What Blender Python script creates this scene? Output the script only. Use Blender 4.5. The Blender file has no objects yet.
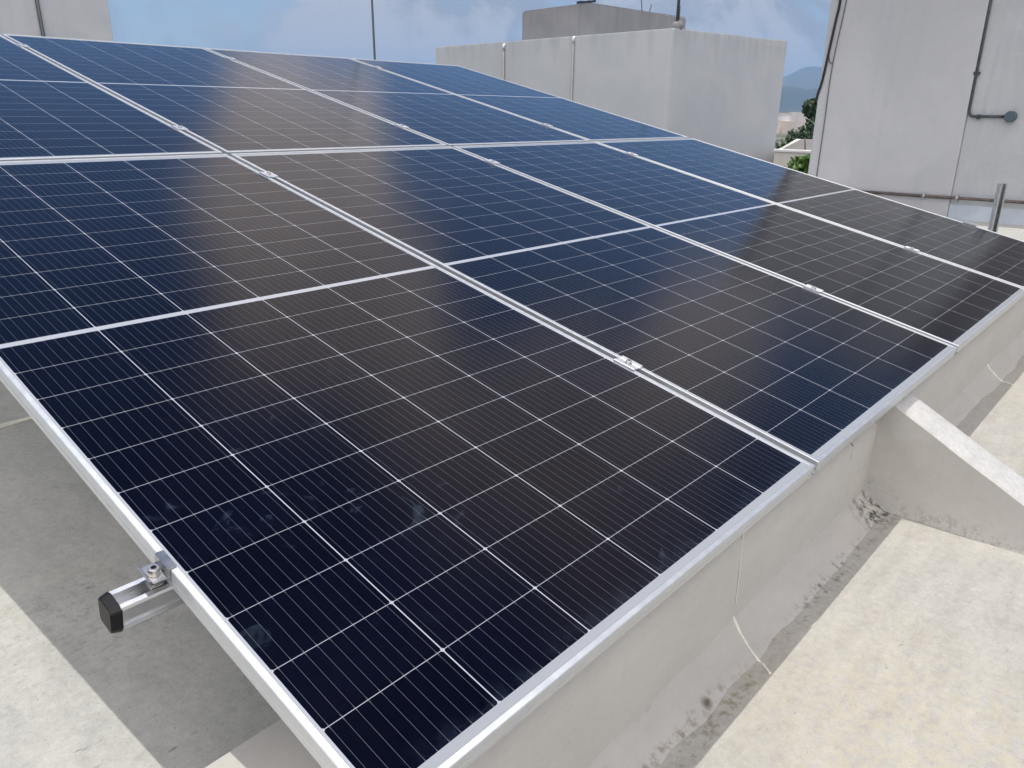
import bpy, bmesh, math, random
from mathutils import Vector, Matrix, noise as mnoise
random.seed(7)
R = math.radians
scene = bpy.context.scene
COL = scene.collection

# ------------------------------------------------------------------ camera
CAM_POS = Vector((-0.345, -0.473, 0.682))
FWD = Vector((0.702, 0.627, -0.337)).normalized()
RIGHT = Vector((0.668, -0.744, 0.009))
RIGHT = (RIGHT - FWD * RIGHT.dot(FWD)).normalized()
UP = RIGHT.cross(FWD)
cam = bpy.data.objects.new('camera', bpy.data.cameras.new('camera'))
COL.objects.link(cam)
m = Matrix((RIGHT, UP, -FWD)).transposed().to_4x4()
m.translation = CAM_POS
cam.matrix_world = m
cam.data.sensor_width = 36
cam.data.lens = 26.62
cam.data.clip_start = 0.02
cam.data.clip_end = 20000
scene.camera = cam

# ------------------------------------------------------------------ light
SUN_DIR = Vector((0.100, 0.165, 1.0)).normalized()       # towards the sun
SUN_EL = math.asin(SUN_DIR.z)
SUN_ROT = math.atan2(SUN_DIR.x, SUN_DIR.y)
sl = bpy.data.lights.new('sun', 'SUN')
sl.energy = 2.6
sl.angle = R(0.53)
sl.color = (1.0, 0.965, 0.90)
sun = bpy.data.objects.new('sun', sl)
COL.objects.link(sun)
sun.rotation_euler = SUN_DIR.to_track_quat('Z', 'Y').to_euler()
sun.location = (0, 0, 50)

world = bpy.data.worlds.new('World')
scene.world = world
world.use_nodes = True
wt = world.node_tree
for n in list(wt.nodes):
    wt.nodes.remove(n)


class NT:
    """small helper that writes shader nodes"""
    def __init__(self, tree):
        self.t = tree

    def n(self, typ, **kw):
        x = self.t.nodes.new(typ)
        for k, v in kw.items():
            setattr(x, k, v)
        return x

    def put(self, sock, v):
        if v is None:
            return
        if isinstance(v, bpy.types.NodeSocket):
            self.t.links.new(v, sock)
        else:
            if sock.type == 'RGBA' and len(v) == 3:
                v = (*v, 1)
            sock.default_value = v

    def math(self, op, a, b=None, c=None, clamp=False):
        x = self.n('ShaderNodeMath', operation=op, use_clamp=clamp)
        for i, v in enumerate((a, b, c)):
            if v is not None:
                self.put(x.inputs[i], v)
        return x.outputs[0]

    def vec(self, op, a, b=None):
        x = self.n('ShaderNodeVectorMath', operation=op)
        self.put(x.inputs[0], a)
        if b is not None:
            if op == 'SCALE':
                self.put(x.inputs['Scale'], b)
            else:
                self.put(x.inputs[1], b)
        return x.outputs['Value'] if op in ('DOT_PRODUCT', 'LENGTH', 'DISTANCE') else x.outputs[0]

    def ramp(self, v, a, b, c=0.0, d=1.0, smooth=True):
        x = self.n('ShaderNodeMapRange')
        x.interpolation_type = 'SMOOTHSTEP' if smooth else 'LINEAR'
        self.put(x.inputs['Value'], v)
        for k, q in (('From Min', a), ('From Max', b), ('To Min', c), ('To Max', d)):
            self.put(x.inputs[k], q)
        return x.outputs['Result']

    def mix(self, f, a, b, blend='MIX'):
        x = self.n('ShaderNodeMix', data_type='RGBA', blend_type=blend)
        self.put(x.inputs[0], f)
        self.put(x.inputs[6], a)
        self.put(x.inputs[7], b)
        return x.outputs[2]

    def noise(self, v, scale, detail=6.0, rough=0.55, dist=0.0, out=0):
        x = self.n('ShaderNodeTexNoise')
        self.put(x.inputs['Vector'], v)
        x.inputs['Scale'].default_value = scale
        x.inputs['Detail'].default_value = detail
        x.inputs['Roughness'].default_value = rough
        x.inputs['Distortion'].default_value = dist
        return x.outputs[out]

    def sep(self, v):
        x = self.n('ShaderNodeSeparateXYZ')
        self.put(x.inputs[0], v)
        return x.outputs

    def comb(self, a, b, c):
        x = self.n('ShaderNodeCombineXYZ')
        for i, v in enumerate((a, b, c)):
            self.put(x.inputs[i], v)
        return x.outputs[0]


w = NT(wt)
sky = w.n('ShaderNodeTexSky', sky_type='NISHITA')
sky.sun_disc = False
sky.sun_elevation = SUN_EL
sky.sun_rotation = SUN_ROT
sky.altitude = 2200
sky.air_density = 1.0
sky.dust_density = 0.35
sky.ozone_density = 1.5
wdir = w.n('ShaderNodeTexCoord').outputs['Generated']
dz = w.sep(wdir)
den = w.math('ADD', w.math('MAXIMUM', dz[2], 0.0), 0.16)
plan = w.comb(w.math('DIVIDE', dz[0], den), w.math('DIVIDE', dz[1], den), 0.0)
n1 = w.noise(plan, 1.15, 8, 0.56, 0.35)
n2 = w.noise(wdir, 9.0, 7, 0.6, 0.5)
cov = w.math('ADD', w.math('MULTIPLY', w.math('SUBTRACT', n1, 0.5), 0.5),
             w.math('MULTIPLY', w.math('SUBTRACT', n2, 0.5), 0.62))
# where the larger cloud banks and the clear gaps of this sky lie
LOBES = [((0.425, 0.755, 0.50), 20, 8, 0.50), ((0.55, 0.68, 0.47), 13, 5, 0.22), ((0.44, 0.86, 0.26), 13, 6, -0.40), ((0.67, 0.67, 0.31), 12, 5, -0.40), ((0.70, 0.60, 0.40), 9, 3, -0.16), ((0.54, 0.54, 0.64), 24, 8, 0.34), ((0.58, 0.73, 0.36), 9, 3, 0.22),
         ((0.83, 0.35, 0.44), 12, 3, 0.34), ((0.66, 0.30, 0.68), 18, 5, 0.28),
         ((0.20, 0.83, 0.52), 21, 11, -0.50), ((0.36, 0.30, 0.88), 22, 12, -0.45), ((0.20, 0.60, 0.75), 28, 14, -0.50),
         ((0.735, 0.43, 0.52), 11, 3, -0.44), ((0.76, 0.57, 0.33), 13, 4, -0.40), ((0.85, 0.43, 0.31), 9, 3, -0.30),
         ((0.97, 0.02, 0.26), 14, 6, -0.34), ((-0.6, -0.55, 0.55), 75, 30, 0.30), ((0.0, -0.2, 0.98), 24, 8, 0.05)]  # the broad lobe behind the camera is added for fill light
tot = cov
for d, ro, ri, a in LOBES:
    dv = Vector(d).normalized()
    dot = w.vec('DOT_PRODUCT', wdir, tuple(dv))
    tot = w.math('ADD', tot, w.ramp(dot, math.cos(R(ro)), math.cos(R(ri)), 0.0, a))
low = w.ramp(dz[2], 0.02, 0.085, 0.15, 0.38)
lowcut = w.ramp(dz[2], 0.13, 0.22, 1.0, 0.0)
lowv = w.math('ADD', low, w.math('MULTIPLY', w.math('SUBTRACT', n2, 0.5), 1.3))
tot = w.math('ADD', tot, w.math('MULTIPLY', lowv, lowcut))
cfac = w.ramp(tot, -0.06, 0.42, 0.0, 0.97)
shade = w.noise(plan, 2.6, 6, 0.6, 0.2)
ccol = w.mix(w.ramp(shade, 0.35, 0.68), (5.2, 4.55, 4.2), (7.8, 6.8, 6.1))
# unseen bright cloud added behind camera for fill, greyer layers down at the horizon
bright = w.ramp(w.vec('DOT_PRODUCT', wdir, tuple(Vector((-0.52, -0.50, 0.70)).normalized())), -0.1, 0.75, 1.0, 2.6)
ccol = w.vec('MULTIPLY', ccol, w.comb(bright, w.math('ADD', w.math('MULTIPLY', bright, 1.10), -0.10), w.math('ADD', w.math('MULTIPLY', bright, 1.22), -0.22)))
lowc = w.mix(w.ramp(n2, 0.44, 0.60), (1.95, 2.15, 2.55), (3.4, 3.45, 3.75))
ccol = w.mix(w.ramp(dz[2], 0.13, 0.24), lowc, ccol)
skycol = w.mix(cfac, w.vec('MULTIPLY', sky.outputs[0], w.mix(w.ramp(dz[2], 0.11, 0.2), (0.70, 0.645, 0.61), w.mix(w.ramp(dz[2], 0.42, 0.78), (0.58, 0.71, 0.82), (0.36, 0.46, 0.60)))), ccol)
bg = w.n('ShaderNodeBackground')
w.put(bg.inputs[0], skycol)
bg.inputs[1].default_value = 0.15
w.t.links.new(bg.outputs[0], w.n('ShaderNodeOutputWorld').inputs[0])

scene.view_settings.view_transform = 'Standard'
scene.view_settings.look = 'None'
scene.view_settings.exposure = 0.12
scene.view_settings.gamma = 1.0
scene.view_settings.use_curve_mapping = False
scene.render.engine = 'CYCLES'
scene.cycles.use_denoising = True
scene.cycles.max_bounces = 7
scene.cycles.sample_clamp_indirect = 6.0

# ------------------------------------------------------------------ helpers
def tag(o, label=None, cat=None, group=None, kind=None):
    for k, v in (('label', label), ('category', cat), ('group', group), ('kind', kind)):
        if v:
            o[k] = v
    return o


def obj(name, bm, mat, parent=None, smooth=False, mats=None, autosmooth=None):
    me = bpy.data.meshes.new(name)
    bmesh.ops.recalc_face_normals(bm, faces=bm.faces[:])
    bm.to_mesh(me)
    bm.free()
    for mm in (mats or [mat]):
        me.materials.append(mm)
    if smooth:
        for p in me.polygons:
            p.use_smooth = True
    o = bpy.data.objects.new(name, me)
    COL.objects.link(o)
    if parent:
        o.parent = parent
    return o


def empty(name, loc=(0, 0, 0), rot=(0, 0, 0)):
    o = bpy.data.objects.new(name, None)
    o.empty_display_size = 0.05
    o.location = loc
    o.rotation_euler = rot
    COL.objects.link(o)
    return o


def copy_tree(o, parent=None):
    c = o.copy()
    COL.objects.link(c)
    if parent:
        c.parent = parent
    for ch in list(o.children):
        copy_tree(ch, c)
    return c


def box(bm, x0, x1, y0, y1, z0, z1, bev=0.0, mi=0):
    vs = [bm.verts.new((x, y, z)) for x in (x0, x1) for y in (y0, y1) for z in (z0, z1)]
    fs = []
    for q in ((0, 1, 3, 2), (4, 6, 7, 5), (0, 4, 5, 1), (2, 3, 7, 6), (0, 2, 6, 4), (1, 5, 7, 3)):
        f = bm.faces.new([vs[i] for i in q])
        f.material_index = mi
        fs.append(f)
    if bev > 0:
        es = list({e for f in fs for e in f.edges})
        bmesh.ops.bevel(bm, geom=es, offset=bev, segments=2, affect='EDGES', profile=0.5)


def tube(bm, pts, r, seg=10, cap=True):
    pts = [Vector(p) for p in pts]
    rr = r if isinstance(r, (list, tuple)) else [r] * len(pts)
    rings = []
    prev = None
    for i, p in enumerate(pts):
        a = pts[max(i - 1, 0)]
        b = pts[min(i + 1, len(pts) - 1)]
        t = (b - a).normalized()
        if prev is None:
            s = t.orthogonal().normalized()
        else:
            s = (prev - t * prev.dot(t)).normalized()
        prev = s
        q = t.cross(s)
        rings.append([bm.verts.new(p + (s * math.cos(2 * math.pi * k / seg) + q * math.sin(2 * math.pi * k / seg)) * rr[i])
                      for k in range(seg)])
    for a, b in zip(rings, rings[1:]):
        for k in range(seg):
            f = bm.faces.new((a[k], a[(k + 1) % seg], b[(k + 1) % seg], b[k]))
            f.smooth = True
    if cap:
        bm.faces.new(rings[0])
        bm.faces.new(rings[-1])


def extrude_profile(bm, pts, axis_fn, a0, a1, closed=True):
    """profile (p,q) swept straight from a0 to a1; axis_fn(a,p,q)->xyz"""
    A = [bm.verts.new(axis_fn(a0, *p)) for p in pts]
    B = [bm.verts.new(axis_fn(a1, *p)) for p in pts]
    n = len(pts)
    for i in range(n if closed else n - 1):
        j = (i + 1) % n
        bm.faces.new((A[i], A[j], B[j], B[i]))
    if closed:
        bm.faces.new(A)
        bm.faces.new(B)


# ------------------------------------------------------------------ materials
def new_mat(name):
    mt = bpy.data.materials.new(name)
    mt.use_nodes = True
    nt = NT(mt.node_tree)
    b = mt.node_tree.nodes['Principled BSDF']
    return mt, nt, b


def simple(name, col, rough=0.6, metal=0.0, var=0.0, scale=8.0, bump=0.0):
    mt, t, b = new_mat(name)
    b.inputs['Roughness'].default_value = rough
    b.inputs['Metallic'].default_value = metal
    if name == 'black_plastic':
        b.inputs['Specular IOR Level'].default_value = 0.25
    pos = t.n('ShaderNodeNewGeometry').outputs['Position']
    if var > 0:
        nz = t.noise(pos, scale, 7, 0.6)
        lo = tuple(max(c * (1 - var), 0) for c in col)
        hi = tuple(min(c * (1 + var), 1) for c in col)
        t.put(b.inputs['Base Color'], t.mix(t.ramp(nz, 0.3, 0.7), lo, hi))
    else:
        b.inputs['Base Color'].default_value = (*col, 1)
    if bump > 0:
        bp = t.n('ShaderNodeBump')
        bp.inputs['Strength'].default_value = 0.6
        bp.inputs['Distance'].default_value = bump
        t.put(bp.inputs['Height'], t.noise(pos, scale * 4, 6, 0.6))
        t.t.links.new(bp.outputs[0], b.inputs['Normal'])
    return mt


def spot(t, pos, c, r, stretch=(1, 1, 1), soft=0.4):
    """0..1 mask of a stain round a point"""
    v = t.vec('SUBTRACT', pos, c)
    v = t.vec('DIVIDE', v, tuple(r * s for s in stretch))
    return t.ramp(t.vec('LENGTH', v), soft, 1.0, 1.0, 0.0)


def cement(name, c_lo, c_hi, warm, stains=(), pit=0.5, streak_dir=(1.0, 3.0, 1.0), rough=0.9, bump=0.0035, soft=False):
    mt, t, b = new_mat(name)
    pos = t.n('ShaderNodeNewGeometry').outputs['Position']
    big = t.noise(pos, 1.7, 5, 0.55, 0.6)
    mid = t.noise(t.vec('MULTIPLY', pos, streak_dir), 6.0, 7, 0.58, 0.25)
    fine = t.noise(pos, 70.0, 5, 0.65)
    grain = t.noise(pos, 420.0, 3, 0.6)
    col = t.mix(t.ramp(mid, 0.22, 0.8), c_lo, c_hi)
    col = t.mix(t.ramp(big, 0.46, 0.72, 0.0, 0.32), col, warm)
    # trowel pits: short dark dashes
    pv = t.vec('MULTIPLY', pos, (22.0, 60.0, 40.0))
    pits = t.noise(pv, 1.0, 5, 0.6, 0.0)
    zone = t.ramp(t.noise(pos, 6.0, 4, 0.6), 0.5, 0.68)
    pm = t.math('MULTIPLY', t.ramp(pits, 0.61, 0.72), t.math('MULTIPLY', zone, pit))
    col = t.mix(pm, col, tuple(c * 0.34 for c in c_lo))
    blot = t.noise(t.vec('MULTIPLY', pos, streak_dir), 19.0, 6, 0.62)
    col = t.mix(t.ramp(blot, 0.52, 0.72, 0.0, 0.05 if soft else 0.17 * (0.4 + pit)), col, tuple(c * 0.62 for c in c_lo))
    val = t.ramp(fine, 0.25, 0.75, *((0.965, 1.025) if soft else (0.86, 1.10)), False)
    val = t.math('MULTIPLY', val, t.ramp(grain, 0.2, 0.8, *((0.96, 1.03) if soft else (0.85, 1.11)), False))
    col = t.vec('MULTIPLY', col, t.comb(val, val, val))
    speck = t.math('MULTIPLY', t.ramp(t.noise(pos, 120.0, 3, 0.55), 0.70, 0.76), t.ramp(t.noise(pos, 9.0, 3, 0.5), 0.45, 0.65))
    speck = t.math('MAXIMUM', speck, t.math('MULTIPLY', t.ramp(t.noise(pos, 230.0, 2, 0.5), 0.68, 0.73), 0.7))
    col = t.mix(t.math('MULTIPLY', speck, 0.25 if soft else 0.6), col, (0.09, 0.085, 0.075))
    breakup = t.noise(pos, 46.0, 9, 0.72, 0.0)
    for c, r, st, colr, amt, thr in stains:
        mk = t.math('MULTIPLY', spot(t, pos, c, r, st, 0.15), t.ramp(breakup, thr, thr + 0.16))
        col = t.mix(t.math('MULTIPLY', mk, amt), col, colr)
    t.put(b.inputs['Base Color'], col)
    b.inputs['Roughness'].default_value = rough
    b.inputs['Specular IOR Level'].default_value = 0.25
    h = t.math('ADD', t.math('MULTIPLY', mid, 0.5), t.math('MULTIPLY', fine, 0.2 if soft else 0.5))
    h = t.math('ADD', h, t.math('MULTIPLY', pm, -0.6))
    h = t.math('ADD', h, t.math('MULTIPLY', grain, 0.10))
    bp = t.n('ShaderNodeBump')
    bp.inputs['Strength'].default_value = 0.55
    bp.inputs['Distance'].default_value = bump
    t.put(bp.inputs['Height'], h)
    t.t.links.new(bp.outputs[0], b.inputs['Normal'])
    return mt


BLACK = (0.02, 0.019, 0.016)
DIRT = (0.16, 0.13, 0.09)
RUST = (0.32, 0.20, 0.10)
M_floor_up = cement('cement_upper', (0.375, 0.38, 0.355), (0.475, 0.475, 0.435), (0.44, 0.43, 0.375),
                    stains=[((0.05, 0.95, -0.25), 0.35, (1, 1, 1), DIRT, 0.35, 0.5)], pit=0.85, streak_dir=(2.4, 1.2, 1.0))
M_floor_low = cement('cement_lower', (0.373, 0.362, 0.332), (0.453, 0.443, 0.405), (0.43, 0.395, 0.305),
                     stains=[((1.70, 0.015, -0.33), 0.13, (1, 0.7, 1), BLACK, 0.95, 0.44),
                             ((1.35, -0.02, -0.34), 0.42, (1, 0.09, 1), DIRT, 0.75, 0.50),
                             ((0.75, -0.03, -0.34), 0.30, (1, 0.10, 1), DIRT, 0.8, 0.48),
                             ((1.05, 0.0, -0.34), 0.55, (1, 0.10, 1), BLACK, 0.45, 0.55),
                             ((0.735, -0.002, -0.335), 0.022, (1, 0.8, 1), (0.07, 0.045, 0.02), 1.0, 0.30),
                             ((1.90, -0.185, -0.35), 0.10, (1, 1.3, 1), RUST, 0.8, 0.38),
                             ((0.9, -0.35, -0.35), 0.5, (1, 1, 1), (0.50, 0.44, 0.30), 0.4, 0.42)], pit=0.6)
M_wall = cement('cement_wall', (0.475, 0.46, 0.42), (0.525, 0.51, 0.465), (0.50, 0.48, 0.43),
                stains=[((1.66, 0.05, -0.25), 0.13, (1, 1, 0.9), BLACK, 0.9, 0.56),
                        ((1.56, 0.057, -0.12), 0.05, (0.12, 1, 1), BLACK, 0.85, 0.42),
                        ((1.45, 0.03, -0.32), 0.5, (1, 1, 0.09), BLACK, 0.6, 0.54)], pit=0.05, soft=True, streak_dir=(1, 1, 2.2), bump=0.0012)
M_fillet = cement('cement_fillet', (0.425, 0.412, 0.378), (0.49, 0.475, 0.435), (0.455, 0.438, 0.392),
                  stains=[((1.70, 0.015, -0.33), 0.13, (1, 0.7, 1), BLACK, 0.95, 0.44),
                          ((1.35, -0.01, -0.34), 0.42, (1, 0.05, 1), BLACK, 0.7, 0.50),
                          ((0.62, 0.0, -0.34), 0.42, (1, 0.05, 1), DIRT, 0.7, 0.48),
                          ((0.735, -0.002, -0.335), 0.022, (1, 0.8, 1), (0.07, 0.045, 0.02), 1.0, 0.30)], pit=0.35, soft=True, bump=0.002)
M_butt = cement('cement_buttress', (0.46, 0.45, 0.415), (0.53, 0.52, 0.485), (0.50, 0.485, 0.44), pit=0.12, soft=True,
                stains=[((1.75, 0.03, -0.33), 0.10, (1, 1, 0.8), BLACK, 0.8, 0.54),
                        ((1.75, -0.2, -0.35), 0.30, (1, 1, 0.2), (0.30, 0.29, 0.26), 0.8, 0.45)], streak_dir=(1, 1.4, 1.4), bump=0.004)
M_limewash = cement('limewash', (0.46, 0.46, 0.445), (0.56, 0.56, 0.545), (0.50, 0.495, 0.46), pit=0.15, bump=0.004)
M_seal = simple('sealant', (0.72, 0.70, 0.62), 0.7, var=0.08, scale=40)


def paint(name, c1, c2, drip=0.25, dripcol=(0.25, 0.27, 0.30), spec=0.2, top=None):
    """weathered white wall paint: rain streaks run down"""
    mt, t, b = new_mat(name)
    pos = t.n('ShaderNodeNewGeometry').outputs['Position']
    big = t.noise(pos, 0.9, 6, 0.6, 0.5)
    st = t.noise(t.vec('MULTIPLY', pos, (5.0, 5.0, 0.35)), 1.0, 7, 0.6, 0.3)
    fine = t.noise(pos, 45.0, 5, 0.6)
    col = t.mix(t.ramp(big, 0.3, 0.72), c1, c2)
    col = t.mix(t.ramp(st, 0.52, 0.78, 0.0, drip), col, dripcol)
    if top is not None:
        z = t.sep(pos)[2]
        s2 = t.noise(t.vec('MULTIPLY', pos, (2.6, 2.6, 0.25)), 1.0, 7, 0.65, 0.2)
        low_edge = t.ramp(s2, 0.35, 0.75, top - 0.12, top - 1.1, False)
        run = t.math('MULTIPLY', t.ramp(z, low_edge, top, 0.0, 1.0, False), t.ramp(st, 0.42, 0.62))
        col = t.mix(t.math('MULTIPLY', run, 0.26), col, dripcol)
        chips = t.math('MULTIPLY', t.ramp(z, top - 0.05, top - 0.02), t.ramp(fine, 0.5, 0.6))
        col = t.mix(t.math('MULTIPLY', chips, 0.5), col, (0.72, 0.72, 0.70))
    v = t.ramp(fine, 0.25, 0.75, 0.96, 1.03, False)
    col = t.vec('MULTIPLY', col, t.comb(v, v, v))
    t.put(b.inputs['Base Color'], col)
    b.inputs['Roughness'].default_value = 0.85
    b.inputs['Specular IOR Level'].default_value = spec
    bp = t.n('ShaderNodeBump')
    bp.inputs['Strength'].default_value = 0.4
    bp.inputs['Distance'].default_value = 0.006
    t.put(bp.inputs['Height'], t.math('ADD', fine, t.math('MULTIPLY', big, 2.0)))
    t.t.links.new(bp.outputs[0], b.inputs['Normal'])
    return mt


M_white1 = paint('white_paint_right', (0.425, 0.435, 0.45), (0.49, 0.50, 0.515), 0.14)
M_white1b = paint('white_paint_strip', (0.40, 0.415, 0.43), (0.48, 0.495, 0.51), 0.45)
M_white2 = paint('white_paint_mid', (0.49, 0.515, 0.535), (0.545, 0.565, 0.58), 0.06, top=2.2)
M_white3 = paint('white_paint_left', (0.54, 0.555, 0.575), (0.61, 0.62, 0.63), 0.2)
M_grey = paint('bare_cement_render', (0.23, 0.235, 0.245), (0.30, 0.30, 0.305), 0.5, (0.17, 0.17, 0.17), top=2.95)
M_nb = paint('neighbour_paint', (0.62, 0.60, 0.54), (0.70, 0.68, 0.62), 0.3)
M_nbroof = simple('neighbour_roof', (0.20, 0.185, 0.17), 0.9, var=0.15, scale=2)
M_cable = simple('black_cable', (0.012, 0.013, 0.016), 0.5)
M_thincable = simple('grey_cable', (0.11, 0.115, 0.125), 0.6)
M_steelgrey = simple('grey_conduit', (0.055, 0.07, 0.075), 0.5, 0.4, var=0.2, scale=20)
M_rusty = simple('galvanised_pipe', (0.13, 0.105, 0.095), 0.6, 0.5, var=0.35, scale=14)
M_boxgrey = simple('junction_box_grey', (0.065, 0.10, 0.125), 0.5, 0.1)
M_pvc = simple('drain_pipe_grey', (0.25, 0.25, 0.26), 0.6, var=0.1)
M_pvccap = simple('white_pvc', (0.8, 0.8, 0.8), 0.5)
M_galv = simple('galvanised_strut', (0.42, 0.44, 0.45), 0.45, 0.75, var=0.15, scale=40)
M_mastdark = simple('dark_mast', (0.06, 0.07, 0.08), 0.5, 0.4)
M_blackplastic = simple('black_plastic', (0.006, 0.006, 0.007), 0.45)
M_steel = simple('stainless', (0.62, 0.61, 0.58), 0.25, 1.0)
M_dark = simple('socket_dark', (0.01, 0.01, 0.01), 0.6)


def alu(name, col, rough, metal, brushed=True):
    mt, t, b = new_mat(name)
    co = t.n('ShaderNodeTexCoord').outputs['Object']
    nz = t.noise(t.vec('MULTIPLY', co, (40, 40, 40)), 1.0, 5, 0.6)
    t.put(b.inputs['Base Color'], t.mix(t.ramp(nz, 0.3, 0.7), tuple(c * 0.94 for c in col), col))
    t.put(b.inputs['Roughness'], t.ramp(nz, 0.2, 0.8, rough * 0.85, rough * 1.15, False))
    b.inputs['Metallic'].default_value = metal
    return mt


M_frame = alu('anodised_frame', (0.66, 0.68, 0.69), 0.44, 0.80)
M_rail = alu('anodised_rail', (0.80, 0.81, 0.82), 0.30, 0.9)
M_endclamp = alu('end_clamp_steel', (0.50, 0.50, 0.50), 0.26, 1.0)
M_clamp = alu('clamp_aluminium', (0.78, 0.80, 0.82), 0.32, 0.75)

M_strip = simple('dull_grey_strip', (0.20, 0.205, 0.21), 0.7, 0.0, var=0.2, scale=30)

# solar cells under glass -------------------------------------------------
W, L, TH = 1.134, 2.348, 0.030
GAP = 0.020
CP, RP, VM, HM = 0.1845, 0.10340, 1.169, 0.008
V0 = (0.004, 2.373)                     # where the two rows start up the slope
M_cell, t, b = new_mat('solar_glass')
co = t.n('ShaderNodeTexCoord').outputs['Object']
cx = t.sep(co)
U, V = cx[0], cx[1]
oi = t.n('ShaderNodeObjectInfo').outputs['Random']
ur = t.math('DIVIDE', t.math('SUBTRACT', U, 0.567 - 3 * CP), CP)
dcol = t.math('MULTIPLY', t.math('ABSOLUTE', t.math('SUBTRACT', ur, t.math('ROUND', ur))), CP)
vm = t.math('SUBTRACT', t.math('ABSOLUTE', t.math('SUBTRACT', V, VM)), HM)
vr = t.math('DIVIDE', vm, RP)
drow = t.math('MULTIPLY', t.math('ABSOLUTE', t.math('SUBTRACT', vr, t.math('ROUND', vr))), RP)
gap_c = t.math('LESS_THAN', dcol, 0.00092)
gap_r = t.math('LESS_THAN', drow, 0.00046)
mid_b = t.math('LESS_THAN', vm, 0.0)
end_b = t.math('GREATER_THAN', vm, 11 * RP)
side_b = t.math('GREATER_THAN', t.math('ABSOLUTE', t.math('SUBTRACT', U, 0.567)), 3 * CP - 0.001)
cham = t.math('LESS_THAN', t.math('ADD', dcol, drow), 0.0040)
white = gap_c
for q in (gap_r, mid_b, end_b, side_b, cham):
    white = t.math('MAXIMUM', white, q)
ub = t.math('SUBTRACT', t.math('MULTIPLY', ur, 10.0), 0.5)
dbb = t.math('MULTIPLY', t.math('ABSOLUTE', t.math('SUBTRACT', ub, t.math('ROUND', ub))), CP / 10)
pad = t.ramp(drow, 0.002, 0.006, 0.0006, 0.00026, False)
bus = t.math('LESS_THAN', dbb, pad)
cellid = t.comb(t.math('FLOOR', ur), t.math('FLOOR', t.math('DIVIDE', t.math('SUBTRACT', V, VM), RP)), t.math('MULTIPLY', oi, 50.0))
wn = t.n('ShaderNodeTexWhiteNoise', noise_dimensions='3D')
t.put(wn.inputs['Vector'], cellid)
cell = t.mix(wn.outputs['Value'], (0.0006, 0.0007, 0.0042), (0.0011, 0.0013, 0.0065))
gpos = t.n('ShaderNodeNewGeometry').outputs['Position']
sm = t.noise(gpos, 9.0, 6, 0.6, 1.6)
smz = t.noise(gpos, 2.2, 3, 0.5)
dust = t.math('MULTIPLY', t.ramp(sm, 0.60, 0.80), t.math('MULTIPLY', t.ramp(smz, 0.42, 0.62, 0.0, 0.10), t.ramp(t.vec('LENGTH', t.vec('SUBTRACT', gpos, (0.05, 0.25, 0.06))), 0.25, 1.1, 1.0, 0.15)))
dust = t.math('ADD', dust, t.math('MULTIPLY', t.ramp(V, 0.015, 0.06, 0.03, 0.0), t.ramp(t.noise(gpos, 26.0, 6, 0.65), 0.38, 0.7)))
dust = t.math('ADD', dust, t.ramp(t.noise(gpos, 60.0, 5, 0.7), 0.3, 0.8, 0.0, 0.0022))
cell = t.mix(dust, cell, (0.34, 0.50, 0.70))
col = t.mix(t.math('MULTIPLY', bus, 0.36), cell, (0.26, 0.27, 0.33))
col = t.mix(white, col, (0.37, 0.39, 0.43))
col = t.mix(end_b, col, (0.30, 0.32, 0.345))
t.put(b.inputs['Base Color'], col)
b.inputs['IOR'].default_value = 1.27
t.put(b.inputs['Roughness'], t.ramp(t.noise(gpos, 5.0, 4, 0.6), 0.3, 0.7, 0.10, 0.15, False))
bp = t.n('ShaderNodeBump')
bp.inputs['Strength'].default_value = 0.10
bp.inputs['Distance'].default_value = 0.0006
t.put(bp.inputs['Height'], t.noise(co, 900.0, 2, 0.5))
t.t.links.new(bp.outputs[0], b.inputs['Normal'])
M_backsheet = simple('white_backsheet', (0.75, 0.75, 0.76), 0.6)

# ------------------------------------------------------------------ ground, floors
TILT = R(13)
ct, st_ = math.cos(TILT), math.sin(TILT)
ZU, ZL = -0.25, -0.35                  # upper roof floor, lower roof floor
WY0, WY1, WZ = 0.057, 0.315, -0.10     # parapet faces and top


def grid_sheet(x0, x1, y0, y1, nx, ny, fn):
    bm = bmesh.new()
    g = [[bm.verts.new((x0 + (x1 - x0) * i / nx, y0 + (y1 - y0) * j / ny,
                        fn(x0 + (x1 - x0) * i / nx, y0 + (y1 - y0) * j / ny))) for j in range(ny + 1)] for i in range(nx + 1)]
    for i in range(nx):
        for j in range(ny):
            bm.faces.new((g[i][j], g[i + 1][j], g[i + 1][j + 1], g[i][j + 1]))
    return bm


def slab_sides(bm, x0, x1, y0, y1, zt, zb):
    for a, b2 in (((x0, y0), (x1, y0)), ((x1, y0), (x1, y1)), ((x1, y1), (x0, y1)), ((x0, y1), (x0, y0))):
        bm.faces.new([bm.verts.new(p) for p in ((*a, zt), (*b2, zt), (*b2, zb), (*a, zb))])


def wob(a, amp, sc):
    return lambda x, y: a + amp * mnoise.noise((x * sc, y * sc, 3.1))


bm = grid_sheet(-5, 12, 0.30, 7.3, 170, 70, wob(ZU, 0.004, 1.7))
slab_sides(bm, -5, 12, 0.30, 7.3, ZU - 0.006, -7.0)
tag(obj('roof_floor', bm, M_floor_up, smooth=False), 'cream cement roof floor beside and beneath the solar array', kind='structure')
bm = grid_sheet(-5, 12, -6.0, 0.05, 170, 60, wob(ZL, 0.004, 1.3))
slab_sides(bm, -5, 12, -6.0, 0.05, ZL - 0.006, -7.0)
tag(obj('lower_roof_floor', bm, M_floor_low, smooth=True), 'pale cement floor of the lower roof', kind='structure')

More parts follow.
